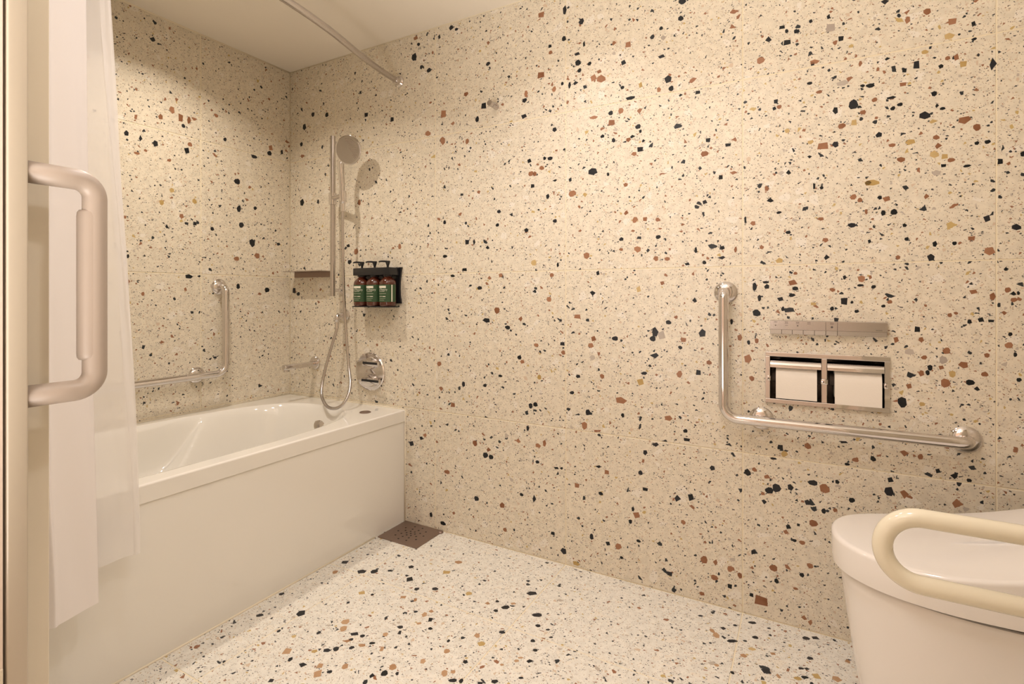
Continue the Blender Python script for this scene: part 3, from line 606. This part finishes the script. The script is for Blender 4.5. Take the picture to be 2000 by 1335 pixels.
def plan_outer(z):
    k = S((0.62-z)/0.34); m_ = S((1.6-z)/1.5)
    yl = -1.3235+0.013*k; yr = -1.238+0.025*m_
    return [(0.895, -1.446), (0.850, -1.432), (0.838, -1.410), (0.862, -1.388), (0.896, -1.372), (0.880, -1.352), (0.884, yl-0.014), (0.8995, yl), (0.901-0.010, yl+0.010),
            (0.884, yl+0.035), (0.877, (yl+yr)/2+0.016), (0.871, yr-0.014), (0.866, yr-0.002), (0.856, yr-0.001), (0.846, yr-0.016), (0.850, yr-0.032)]
ct = thing('shower_curtain', 'opaque off-white shower curtain gathered at the left, hanging outside the bathtub', 'curtain', (0.86, -1.33, 0.277))
bm = hang(plan_outer, 1.955, 0.277, wob=0.0012)
o = local(ct, obj('fabric', bm, M['curtain'], smooth=True))
ln = thing('shower_liner', 'sheer white shower liner hanging just right of the opaque curtain', 'curtain', (0.82, -1.25, 0.344))
def edge_y(z): return -1.108-0.080*S((z-0.25)/2.0)
def plan_liner(z):
    e = edge_y(z)
    return [(0.812, e-0.150), (0.822, e-0.120), (0.8290, e-0.085), (0.8270, e-0.050), (0.8300, e-0.025), (0.8315, e)]
bm = hang(plan_liner, 1.955, 0.344, wob=0.0018)
local(ln, obj('fabric', bm, M['liner'], smooth=True))
bm = hang(lambda z: [(0.8285, edge_y(z)-0.021), (0.8312, edge_y(z)-0.014), (0.8330, edge_y(z)-0.007), (0.8330, edge_y(z)+0.0006)], 1.955, 0.342, wob=0.0018)
local(ln, obj('hem_band', bm, M['liner'], smooth=True))
for k in range(6):
    y = -1.42+0.042*k
    bm = bmesh.new()
    ring = [(rod_x(y)+0.019*math.cos(2*PI*i/20), y, 1.985+0.025*math.sin(2*PI*i/20)) for i in range(21)]
    tube(bm, ring, 0.0018, 8, cap=False)
    local(ct, obj('hook_ring', bm, M['steel'], smooth=True))

# ---------------------------------------------------------------- shower set
SX = 0.3846
sb = thing('shower_slide_bar', 'vertical steel slide bar holding the hand shower', 'shower bar', (SX, 0, 1.0167))
bm = bmesh.new(); tube(bm, [(SX, -0.06, 1.0167), (SX, -0.06, 1.783)], 0.0125, 24)
local(sb, obj('bar', bm, M['steel'], angle=40))
for z in (1.045, 1.755):
    bm = bmesh.new(); tube(bm, [(SX, -0.001, z), (SX, -0.060, z)], 0.0085, 16)
    lathe(bm, [(0.021, 0), (0.021, 0.006), (0.015, 0.009)], (SX, 0, z), 'Y', 24)
    local(sb, obj('wall_bracket', bm, M['chrome'], angle=40))
sl = bmesh.new()
tube(sl, [(SX, -0.06, 1.455), (SX, -0.06, 1.510)], 0.018, 24)
tube(sl, [(SX, -0.06, 1.485), (SX+0.088, -0.086, 1.485)], 0.0115, 20)
tube(sl, [(0.4850, -0.0895, 1.458), (0.4835, -0.0905, 1.505)], 0.0165, 20)
local(sb, obj('slider', sl, M['chrome'], angle=40))

hs = thing('hand_shower', 'round chrome hand shower with a wide face held on the slide bar', 'shower head', (0.485, -0.09, 1.447))
bm = bmesh.new()
tube(bm, catmull([(0.4855, -0.090, 1.447), (0.4811, -0.092, 1.5365), (0.4795, -0.096, 1.5955), (0.4860, -0.101, 1.640), (0.5040, -0.104, 1.662)], 6), lambda t: 0.0112+0.0050*t, 22)
local(hs, obj('shower_handle', bm, M['chrome'], smooth=True))
HN = Vector((0.22, -0.955, -0.20)).normalized()
HC = Vector((0.5420, -0.105, 1.6850))
bm = bmesh.new()
lathe(bm, [(0.02, -0.026), (0.045, -0.016), (0.062, -0.003), (0.0665, 0.006), (0.0655, 0.011), (0.061, 0.013)], HC, axes(HN), 44)
local(hs, obj('head_shell', bm, M['chrome'], angle=35))
bm = bmesh.new()
lathe(bm, [(0.060, 0.0125), (0.060, 0.0145), (0.0, 0.0150)], HC, axes(HN), 44)
fp = local(hs, obj('spray_plate', bm, M['steel'], angle=35))
u_, v_, _w = axes(HN)
bm = bmesh.new()
for ri in range(1, 8):
    rr = 0.0072*ri
    for k in range(6*ri):
        a = 2*PI*k/(6*ri)
        dx, dz = rr*math.cos(a), rr*math.sin(a)
        if -dx*0.93 - dz*0.36 < 0.012: continue
        lathe(bm, [(0.0016, 0.0143), (0.0010, 0.0168)], HC+u_*dx+v_*dz, axes(HN), 5)
o = local(hs, obj('nozzles', bm, M['darksteel'])); o['kind'] = 'stuff'

hz = thing('shower_hose', 'long flexible metal shower hose looping down to the bathtub edge', 'hose', (0.50, -0.1, 0.503))
hpts = [(0.4857, -0.090, 1.450), (0.4822, -0.0895, 1.405), (0.4801, -0.088, 1.3224), (0.4748, -0.08, 1.1798), (0.4708, -0.07, 1.012), (0.4789, -0.065, 0.8434), (0.5061, -0.075, 0.6899), (0.537, -0.095, 0.6237), (0.5536, -0.12, 0.5751), (0.5512, -0.145, 0.5372), (0.5319, -0.16, 0.5167), (0.505, -0.168, 0.5110), (0.4687, -0.165, 0.5142), (0.4338, -0.155, 0.5296), (0.388, -0.13, 0.5588), (0.366, -0.105, 0.6114), (0.371, -0.085, 0.6944), (0.3902, -0.065, 0.7962), (0.4034, -0.055, 0.8524), (0.4040, -0.052, 0.8891)]
bm = bmesh.new(); tube(bm, catmull(hpts, 30), lambda t: 0.0068+0.0007*math.sin(t*2*PI*240), 12)
local(hz, obj('hose_tube', bm, M['steel'], smooth=True))
for a, b in (((0.4828, -0.0893, 1.412), (0.4855, -0.090, 1.449)), ((0.4038, -0.052, 0.862), (0.4040, -0.052, 0.895))):
    bm = bmesh.new(); tube(bm, [a, b], 0.0098, 16); local(hz, obj('hose_nut', bm, M['chrome'], angle=40))

el = thing('hose_outlet', 'small chrome wall elbow feeding the shower hose', 'shower fitting', (0.408, 0, 0.925))
bm = bmesh.new()
tube(bm, round_path([(0.404, -0.004, 0.925), (0.404, -0.052, 0.925), (0.404, -0.052, 0.893)], 0.018, 8), 0.0115, 20)
local(el, obj('elbow', bm, M['chrome'], smooth=True))
bm = bmesh.new(); lathe(bm, [(0.031, 0), (0.031, 0.008), (0.027, 0.011), (0.014, 0.012)], (0.404, 0, 0.925), 'Y', 30)
local(el, obj('wall_flange', bm, M['chrome'], angle=35))

sp = thing('tub_spout', 'chrome tub filler spout low on the wall near the corner', 'faucet', (0.196, 0, 0.676))
bm = bmesh.new(); lathe(bm, [(0.033, 0), (0.033, 0.008), (0.029, 0.012), (0.016, 0.013)], (0.196, 0, 0.680), 'Y', 30)
local(sp, obj('wall_flange', bm, M['chrome'], angle=35))
bm = bmesh.new(); box(bm, 0.182, 0.210, -0.190, -0.006, 0.664, 0.688, 0.006, 3)
lathe(bm, [(0.011, 0), (0.011, 0.012)], (0.196, -0.175, 0.654), 'Z', 18)
local(sp, obj('spout_body', bm, M['chrome'], angle=35))

vc_ = thing('shower_valve', 'round chrome thermostatic valve plate with two lever controls', 'valve', (0.5714, 0, 0.661))
bm = bmesh.new(); lathe(bm, [(0.0905, 0), (0.0905, 0.005), (0.086, 0.010), (0.0, 0.012)], (0.5714, 0, 0.6612), 'Y', 64)
local(vc_, obj('valve_plate', bm, M['chrome'], angle=30))
for z, w_ in ((0.704, 0.050), (0.623, 0.058)):
    bm = bmesh.new(); lathe(bm, [(0.030, 0.010), (0.030, 0.022), (0.026, 0.030)], (0.590, 0, z), 'Y', 28)
    o = local(vc_, obj('valve_knob', bm, M['chrome'], angle=35))
    bm = bmesh.new(); box(bm, 0.606-w_, 0.606+w_, -0.042, -0.029, z-0.012, z+0.012, 0.004)
    o2 = obj('lever', bm, M['chrome'], o, angle=35)
    bm = bmesh.new(); box(bm, 0.606-w_+0.006, 0.606+w_-0.004, -0.0428, -0.040, z-0.003, z+0.0085, 0.001)
    o3 = obj('lever_inlay', bm, M['black'], o)

# corner shelf
sh = thing('wall_shelf', 'narrow metal shelf on the wall between the corner and slide bar', 'shelf', (0.18, 0, 1.13))
bm = bmesh.new(); box(bm, 0.048, 0.315, -0.082, -0.002, 1.1385, 1.1425, 0.0008)
local(sh, obj('shelf_plate', bm, M['steel']))
bm = bmesh.new(); box(bm, 0.048, 0.315, -0.012, -0.0005, 1.1120, 1.1385, 0.0008)
local(sh, obj('wall_strip', bm, M['darksteel']))

# ---------------------------------------------------------------- bottle holder and bottles
bh = thing('bottle_holder', 'black wall bracket clamping three pump bottles', 'bottle holder', (0.65, 0, 1.06))
bm = bmesh.new()
prof = [(0.535, 1.148), (0.769, 1.148), (0.763, 1.120), (0.758, 1.08), (0.757, 1.05), (0.759, 1.015), (0.766, 0.984), (0.535, 0.984)]
f0 = [bm.verts.new((x, -0.001, z)) for x, z in prof]; f1 = [bm.verts.new((x, -0.010, z)) for x, z in prof]
bm.faces.new(f0); bm.faces.new(f1[::-1])
for k in range(len(prof)): bm.faces.new((f0[k], f0[(k+1) % 8], f1[(k+1) % 8], f1[k]))
local(bh, obj('back_plate', bm, M['black']))
bm = bmesh.new(); box(bm, 0.533, 0.757, -0.075, -0.010, 1.1115, 1.146, 0.003)
local(bh, obj('neck_clamp', bm, M['black'], angle=35))
bm = bmesh.new(); box(bm, 0.533, 0.759, -0.080, -0.010, 0.9665, 0.9715, 0.001)
local(bh, obj('bottom_tray', bm, M['black']))

def txt(s, size, mat, name='lettering'):
    c = bpy.data.curves.new('t', 'FONT'); c.body = s; c.size = size; c.extrude = 0.0002; c.align_x = 'LEFT'
    t = bpy.data.objects.new('t', c); COL.objects.link(t)
    dg_ = bpy.context.evaluated_depsgraph_get(); me = bpy.data.meshes.new_from_object(t.evaluated_get(dg_))
    bpy.data.objects.remove(t); bpy.data.curves.remove(c)
    me.materials.clear(); me.materials.append(mat)
    return me

RB = 0.0375
def wrap(bm, a0, a1, z0, z1, r, n=16, t=0.0004):
    """thin curved label piece, angles measured from -Y towards +X"""
    A = []
    for rr in (r, r+t):
        A.append([[bm.verts.new((rr*math.sin(a0+(a1-a0)*k/n), -rr*math.cos(a0+(a1-a0)*k/n), z)) for z in (z0, z1)] for k in range(n+1)])
    for k in range(n):
        bm.faces.new((A[1][k][0], A[1][k+1][0], A[1][k+1][1], A[1][k][1]))
        bm.faces.new((A[0][k][0], A[0][k][1], A[0][k+1][1], A[0][k+1][0]))
        for e in (0, 1): bm.faces.new((A[0][k][e], A[0][k+1][e], A[1][k+1][e], A[1][k][e]))
    for k in (0, n): bm.faces.new((A[0][k][0], A[1][k][0], A[1][k][1], A[0][k][1]))

def bottle(x, label, word, rot, seam):
    t = thing('pump_bottle', label, 'bottle', (x, -0.050, 0.9715), 'pump bottles in the wall bracket')
    def add(nm, bm, mat, par=None, **k):
        return obj(nm, bm, mat, par or t, **k)
    bm = bmesh.new()
    lathe(bm, [(0.0, 0.0), (0.033, 0.0), (RB-0.001, 0.004), (RB, 0.010), (RB, 0.098), (RB-0.001, 0.106), (0.034, 0.115), (0.026, 0.123), (0.019, 0.128), (0.017, 0.131), (0.017, 0.138), (0, 0.138)], n=40)
    add('body', bm, M['amber'], smooth=True)
    bm = bmesh.new(); wrap(bm, -1.75, 1.90, 0.020, 0.097, RB+0.0001, 40)
    lb = add('label_wrap', bm, M['green'], smooth=False, angle=30)
    bm = bmesh.new()
    a = rot
    wrap(bm, a-0.60, a+0.50, 0.0815, 0.0915, RB+0.0006, 10)
    for (za, zb, w0, w1) in ((0.0655, 0.0668, -0.45, 0.35), (0.0560, 0.0570, -0.60, 0.50), (0.0435, 0.0450, -0.5, 0.1), (0.0425, 0.0455, 0.12, 0.46), (0.0345, 0.0352, -0.5, 0.45), (0.0275, 0.0282, -0.5, 0.3)):
        wrap(bm, a+w0, a+w1, za, zb, RB+0.0006, 8)
    add('label_print', bm, M['cream_print'], lb)
    if seam:
        bm = bmesh.new(); wrap(bm, 1.16, 1.30, 0.021, 0.096, RB+0.0006, 4)
        add('label_seam', bm, M['cream_print'], lb)
    me = txt(word, 0.0125, M['cream_print'])
    o = bpy.data.objects.new('lettering', me); COL.objects.link(o); o.parent = lb
    for v in me.vertices:
        ang = a-0.56 + v.co.x/RB; r = RB+0.0008+v.co.z
        v.co = Vector((r*math.sin(ang), -r*math.cos(ang), 0.0705+v.co.y))
    bm = bmesh.new()
    lathe(bm, [(0.0205, 0.134), (0.0205, 0.150), (0.0185, 0.153), (0.010, 0.154), (0.009, 0.158), (0.0055, 0.160), (0.0050, 0.182), (0.0075, 0.188), (0.0110, 0.200), (0.0100, 0.2045), (0, 0.205)], n=24)
    tube(bm, catmull([(0.0, 0, 0.2005), (-0.012, -0.016, 0.202), (-0.020, -0.029, 0.2005), (-0.0225, -0.033, 0.197)], 5), lambda q: 0.0045-0.0015*q, 10)
    add('pump', bm, M['black'], angle=35)
    return t
bottle(0.566, 'amber pump bottle with green label, leftmost of the three in the black bracket', 'al Theory', 0.12, False)
bottle(0.645, 'amber pump bottle with green label, middle one of the three in the black bracket', 'of Theory', 0.10, False)
bottle(0.724, 'amber pump bottle with green label, rightmost and showing a pale label seam', 'y Theory', 0.02, True)

# ---------------------------------------------------------------- grab bars
def grab(name, label, pts, flanges, posts, r=0.0155, bend=0.045):
    root = thing(name, label, 'grab bar', pts[0])
    bm = bmesh.new(); tube(bm, round_path(pts, bend, 10), r, 28)
    local(root, obj('rail', bm, M['chrome'], smooth=True))
    for (p, ax) in flanges:
        bm = bmesh.new(); lathe(bm, [(0.036, 0), (0.036, 0.004), (0.030, 0.011), (0.018, 0.016)], p, ax, 32)
        local(root, obj('flange', bm, M['chrome'], angle=40))
    for (a, b) in posts:
        bm = bmesh.new(); tube(bm, [a, b], 0.0115, 18); local(root, obj('post', bm, M['chrome'], smooth=True))
grab('grab_bar', 'L-shaped chrome grab bar beside the toilet paper holder',
     [(2.1364, -0.003, 1.030), (2.1364, -0.052, 1.030), (2.1364, -0.052, 0.632), (2.741, -0.052, 0.632), (2.741, -0.003, 0.632)],
     [((2.1364, 0, 1.030), 'Y'), ((2.741, 0, 0.632), 'Y'), ((2.2418, 0, 0.632), 'Y')],
     [((2.2418, -0.004, 0.632), (2.2418, -0.052, 0.632))])
XA = (Vector((0, 1, 0)), Vector((0, 0, 1)), Vector((1, 0, 0)))
grab('grab_bar', 'L-shaped chrome grab bar above the bathtub on the left wall',
     [(0.003, -0.3835, 1.060), (0.052, -0.3835, 1.060), (0.052, -0.3835, 0.6665), (0.052, -0.985, 0.6665), (0.003, -0.985, 0.6665)],
     [((0, -0.3835, 1.060), XA), ((0, -0.985, 0.6665), XA), ((0, -0.487, 0.6665), XA)],
     [((0.004, -0.487, 0.6665), (0.052, -0.487, 0.6665))])

# robe hook
rh = thing('robe_hook', 'small chrome peg hook high on the wall near the curtain rod', 'hook', (1.2646, 0, 1.788))
bm = bmesh.new(); lathe(bm, [(0.0115, 0), (0.0115, 0.036), (0.0100, 0.0365), (0.0100, 0.040), (0.0120, 0.0405), (0.0120, 0.055), (0.0108, 0.057), (0, 0.057)], (1.2646, 0, 1.788), 'Y', 28)
local(rh, obj('peg', bm, M['steel'], angle=35))

# ---------------------------------------------------------------- toilet control panel
cp = thing('toilet_control_panel', 'slim satin metal wall remote with buttons above the paper holder', 'control panel', (2.416, 0, 0.922))
bm = bmesh.new()
px0, px1, pz0, pz1 = 2.268, 2.566, 0.9015, 0.9435
pf = [(-0.0005, pz0), (-0.0005, pz1), (-0.022, pz1), (-0.0235, pz1-0.0015), (-0.0200, pz0+0.0142), (-0.0165, pz0)]
a = [bm.verts.new((px0, y, z)) for y, z in pf]; b = [bm.verts.new((px1, y, z)) for y, z in pf]
bm.faces.new(a); bm.faces.new(b[::-1])
for k in range(len(pf)): bm.faces.new((a[k], a[(k+1) % 6], b[(k+1) % 6], b[k]))
local(cp, obj('panel_body', bm, M['steel']))
seams = [2.268, 2.2995, 2.3285, 2.358, 2.3875, 2.4165, 2.446, 2.566]
def face_y(z):     # y on the lower sloped face
    return -0.0165 - (z-pz0)/0.0142*0.0035
bm = bmesh.new()
v0 = [bm.verts.new(p) for p in ((px0+0.0004, -0.0160, pz0+0.0003), (px1-0.0004, -0.0160, pz0+0.0003), (px1-0.0004, -0.0190, pz0+0.0140), (px0+0.0004, -0.0190, pz0+0.0140))]
v1 = [bm.verts.new(p) for p in ((px0+0.0004, -0.0173, pz0+0.0003), (px1-0.0004, -0.0173, pz0+0.0003), (px1-0.0004, -0.0206, pz0+0.0140), (px0+0.0004, -0.0206, pz0+0.0140))]
bm.faces.new(v0); bm.faces.new(v1[::-1])
for i in range(4): bm.faces.new((v0[i], v0[(i+1) % 4], v1[(i+1) % 4], v1[i]))
local(cp, obj('button_gap_shade', bm, M['gap']))  # dark strip behind the buttons, paints the shade in their seams
for k in range(7):
    bm = bmesh.new()
    xa, xb = seams[k]+0.0007, seams[k+1]-0.0007
    za, zb = pz0+0.0006, pz0+0.0136
    q = []
    for dz, dy in ((za, 0), (zb, 0)):
        for x in (xa, xb):
            q.append((x, face_y(dz)+0.001, dz))
    v0 = [bm.verts.new(p) for p in (q[0], q[1], q[3], q[2])]
    v1 = [bm.verts.new((p[0], p[1]-0.0022, p[2])) for p in (q[0], q[1], q[3], q[2])]
    bm.faces.new(v0); bm.faces.new(v1[::-1])
    for i in range(4): bm.faces.new((v0[i], v0[(i+1) % 4], v1[(i+1) % 4], v1[i]))
    local(cp, obj('button', bm, M['steel']))
bm = bmesh.new()
def upy(z): return -0.0200 - (z-(pz0+0.0142))/(pz1-0.0015-pz0-0.0142)*0.0035
for x in (2.4165, 2.446): box(bm, x-0.0004, x+0.0004, upy(0.93)-0.0016, -0.01, pz0+0.015, pz1-0.002)
o = local(cp, obj('panel_seams', bm, M['gap'])); o['kind'] = 'stuff'
bm = bmesh.new()
def mark(x, z, w_, h): box(bm, x-w_/2, x+w_/2, upy(z)-0.0005, upy(z)+0.002, z-h/2, z+h/2)
for x, top, dot in ((2.283, 1, 1), (2.313, 3, 0), (2.343, 2, 1), (2.373, 2, 0), (2.432, 2, 2)):
    for i in range(3): mark(x-0.003+0.003*i, 0.9385, 0.0020, 0.0016)
    if top > 1: mark(x, 0.9345, 0.0095, 0.0007)
    if top > 2: mark(x, 0.9285, 0.0075, 0.0007)
    if dot == 1: mark(x, 0.9283, 0.0035, 0.0030)
    if dot == 2: lathe(bm, [(0.0030, 0), (0.0030, 0.0006)], (x, upy(0.926), 0.9265), 'Y', 14)
for i in range(6): mark(2.5405+0.0026*i, 0.9205, 0.0018, 0.0016)
o = local(cp, obj('panel_print', bm, M['print'])); o['kind'] = 'stuff'

# ---------------------------------------------------------------- recessed double paper holder
ph = thing('paper_holder', 'recessed chrome double toilet paper holder below the control panel', 'paper holder', (2.414, 0, 0.6852))
hx0, hx1, hz0, hz1 = 2.2535, 2.5743, 0.6850, 0.8440
def frame_bm(bm, x0, x1, z0, z1, w_, y0, y1, b=0.0012):
    box(bm, x0, x1, y0, y1, z1-w_, z1, b); box(bm, x0, x1, y0, y1, z0, z0+w_, b)
    box(bm, x0, x0+w_, y0, y1, z0+w_, z1-w_, b); box(bm, x1-w_, x1, y0, y1, z0+w_, z1-w_, b)
bm = bmesh.new()
frame_bm(bm, hx0, hx1, hz0, hz1, 0.0135, -0.009, -0.0003)
box(bm, 2.4055, 2.4200, -0.009, -0.0003, hz0+0.0135, hz1-0.0135, 0.0012)
local(ph, obj('face_frame', bm, M['chrome']))
bm = bmesh.new()
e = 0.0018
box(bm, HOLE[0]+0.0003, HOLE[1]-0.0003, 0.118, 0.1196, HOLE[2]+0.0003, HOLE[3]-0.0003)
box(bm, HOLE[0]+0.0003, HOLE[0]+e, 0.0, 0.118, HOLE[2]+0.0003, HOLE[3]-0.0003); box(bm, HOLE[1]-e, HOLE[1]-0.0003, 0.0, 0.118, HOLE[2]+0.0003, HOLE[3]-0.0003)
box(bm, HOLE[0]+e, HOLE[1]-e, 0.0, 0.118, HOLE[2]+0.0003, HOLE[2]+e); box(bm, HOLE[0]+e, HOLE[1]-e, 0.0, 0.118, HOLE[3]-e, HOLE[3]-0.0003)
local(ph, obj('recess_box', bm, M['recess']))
for (x0, x1) in ((2.2675, 2.4050), (2.4205, 2.5600)):
    bm = bmesh.new()     # curved flap over the roll
    prof = [(0.006, 0.8215), (-0.006, 0.8180), (-0.0125, 0.8120), (-0.0155, 0.8050), (-0.0165, 0.7975), (-0.0150, 0.7975), (-0.0140, 0.8045), (-0.0110, 0.8108), (-0.0050, 0.8160), (0.006, 0.8190)]
    A = [bm.verts.new((x0, y, z)) for y, z in prof]; B = [bm.verts.new((x1, y, z)) for y, z in prof]
    bm.faces.new(A); bm.faces.new(B[::-1])
    for k in range(len(prof)): bm.faces.new((A[k], A[(k+1) % 10], B[(k+1) % 10], B[k]))
    local(ph, obj('cover_flap', bm, M['chrome'], angle=30))
for x, w_ in ((2.2640, 0.008), (2.4130, 0.015), (2.5640, 0.008)):
    bm = bmesh.new(); box(bm, x-w_*0.6, x+w_*0.6, -0.0165, 0.030, 0.7545, 0.7700, 0.0025)
    local(ph, obj('roller_mount', bm, M['chrome'], angle=35))
    bm = bmesh.new(); lathe(bm, [(0.0022, 0), (0.0022, 0.0006)], (x-w_*0.15, -0.0163, 0.7620), 'Y', 12)
    local(ph, obj('screw', bm, M['gap']))
for k, (x0, x1) in enumerate(((2.2835, 2.3940), (2.4395, 2.5550))):
    t = thing('toilet_paper_roll', ['toilet paper roll in the left half of the recessed holder', 'toilet paper roll in the right half of the recessed holder'][k], 'toilet paper', (0, 0, 0), 'paper rolls in the recessed holder')
    t.location = ((x0+x1)/2, 0.040, 0.706)
    bm = bmesh.new()
    R_ = 0.0520; cyr, czr = 0.040, 0.7640
    lathe(bm, [(R_-0.001, 0), (R_, 0.0015), (R_, x1-x0-0.0015), (R_-0.001, x1-x0)], (x0, cyr, czr), 'X', 56)
    local(t, obj('roll', bm, M['paper'], angle=35))
    bm = bmesh.new()        # hanging sheet
    pr = []
    for i in range(13):
        a_ = PI/2*(1-i/12); pr.append((cyr-(R_+0.0008)*math.cos(a_), czr+(R_+0.0008)*math.sin(a_)))
    pr += [(cyr-R_-0.0012, 0.75), (cyr-R_-0.0012, 0.735), (cyr-R_-0.0010, 0.7020 - 0.0035*k)]
    g = [[bm.verts.new((x0+(x1-x0)*s, y, z)) for s in (0, 0.25, 0.5, 0.75, 1)] for y, z in pr]
    g2 = [[bm.verts.new((x0+(x1-x0)*s, y-0.0005, z)) for s in (0, 0.25, 0.5, 0.75, 1)] for y, z in pr]
    for i in range(len(pr)-1):
        for j in range(4):
            bm.faces.new((g[i][j], g[i][j+1], g[i+1][j+1], g[i+1][j])); bm.faces.new((g2[i][j], g2[i+1][j], g2[i+1][j+1], g2[i][j+1]))
    local(t, obj('loose_sheet', bm, M['paper'], smooth=True))
    bm = bmesh.new(); tube(bm, [(x0-0.012, cyr, czr), (x1+0.012, cyr, czr)], 0.019, 24)
    local(t, obj('paper_core', bm, M['gap'], smooth=False, angle=35))

# ---------------------------------------------------------------- toilet
TYC = -0.315
def outline(x0, hw, lf, xe, n=28, p=2.3):
    """D-shaped plan: rounded nose at x0, half width hw reached after lf, straight to xe"""
    pts = []
    for i in range(n+1):
        a_ = PI/2*i/n
        pts.append((x0+lf*(1-math.cos(a_)**(2/p)), hw*math.sin(a_)**(2/p)))
    nn = 14
    for i in range(1, nn+1): pts.append((x0+lf+(xe-x0-lf)*i/nn, hw*(1-0.06*S(i/nn))))
    up = [(x, TYC+y) for x, y in pts]; dn = [(x, TYC-y) for x, y in pts[1:]]
    return dn[::-1]+up
def loft(bm, rings, cap0=True, cap1=True):
    V = [[bm.verts.new(p) for p in r] for r in rings]
    n = len(V[0])
    for a, b in zip(V, V[1:]):
        for k in range(n): bm.faces.new((a[k], a[(k+1) % n], b[(k+1) % n], b[k]))
    if cap0: bm.faces.new(V[0][::-1])
    if cap1: bm.faces.new(V[-1])
def ztop(x): return 0.4495 + 0.095*max(0, (x-2.50)/0.40)**2 if x < 2.90 else 0.5445
to = thing('toilet', 'white skirted toilet with closed lid at the right edge', 'toilet', (2.78, TYC, 0))
XE = 3.085
bm = bmesh.new()
rings = []
for z, x0, hw, lf in ((0.0, 2.490, 0.135, 0.26), (0.02, 2.487, 0.137, 0.26), (0.08, 2.477, 0.143, 0.26), (0.16, 2.464, 0.150, 0.27), (0.26, 2.450, 0.160, 0.28), (0.34, 2.440, 0.169, 0.28), (0.366, 2.438, 0.171, 0.28), (0.3715, 2.442, 0.168, 0.28)):
    rings.append([(x, y, z) for x, y in outline(x0, hw, lf, XE)])
loft(bm, rings)
local(to, obj('bowl', bm, M['ceramic'], angle=50))
bm = bmesh.new()
rings = [[(x, y, 0.3705) for x, y in outline(2.450, 0.160, 0.28, XE-0.01)], [(x, y, 0.3785) for x, y in outline(2.450, 0.160, 0.28, XE-0.01)]]
loft(bm, rings); local(to, obj('lid_gap_shade', bm, M['gap']))  # dark slab painting the shade in the gap between lid and bowl
bm = bmesh.new()
rings = []
base = lambda ins: outline(2.4195+ins, 0.1855-ins, 0.29, XE-ins)
rings.append([(x, y, 0.3765+0.010*S((x-2.42)/0.6)) for x, y in base(0.008)])
rings.append([(x, y, 0.3795+0.010*S((x-2.42)/0.6)) for x, y in base(0.002)])
rings.append([(x, y, 0.400) for x, y in base(0.0)])
for k in range(0, 7):
    a_ = PI/2*k/6; r = 0.010
    rings.append([(x, y, ztop(x)-r+r*math.sin(a_)) for x, y in base(r*(1-math.cos(a_)))])
for ins, dz in ((0.03, 0.0012), (0.06, 0.0022), (0.10, 0.003), (0.14, 0.0034), (0.17, 0.0036)):
    rings.append([(x, y, ztop(x)+dz) for x, y in outline(2.4195+ins, 0.1855-ins, max(0.02, 0.29-ins), XE-0.01-ins*0.2)])
loft(bm, rings, True, True)
local(to, obj('lid', bm, M['ceramic'], angle=50))

# folding support rail beside the toilet
fr = thing('support_rail', 'thick ivory U-shaped support rail in front of the toilet', 'grab bar', (3.08, -0.647, 0.556))
bm = bmesh.new()
tube(bm, round_path([(3.078, -0.647, 0.618), (2.4885, -0.647, 0.618), (2.4885, -0.647, 0.497), (3.078, -0.647, 0.497)], 0.0600, 16), 0.0166, 28)
local(fr, obj('tube', bm, M['ivory'], smooth=True))
bm = bmesh.new(); box(bm, 3.070, XR-0.0005, -0.70, -0.594, 0.45, 0.665, 0.004)
local(fr, obj('wall_plate', bm, M['ivory'], angle=35))
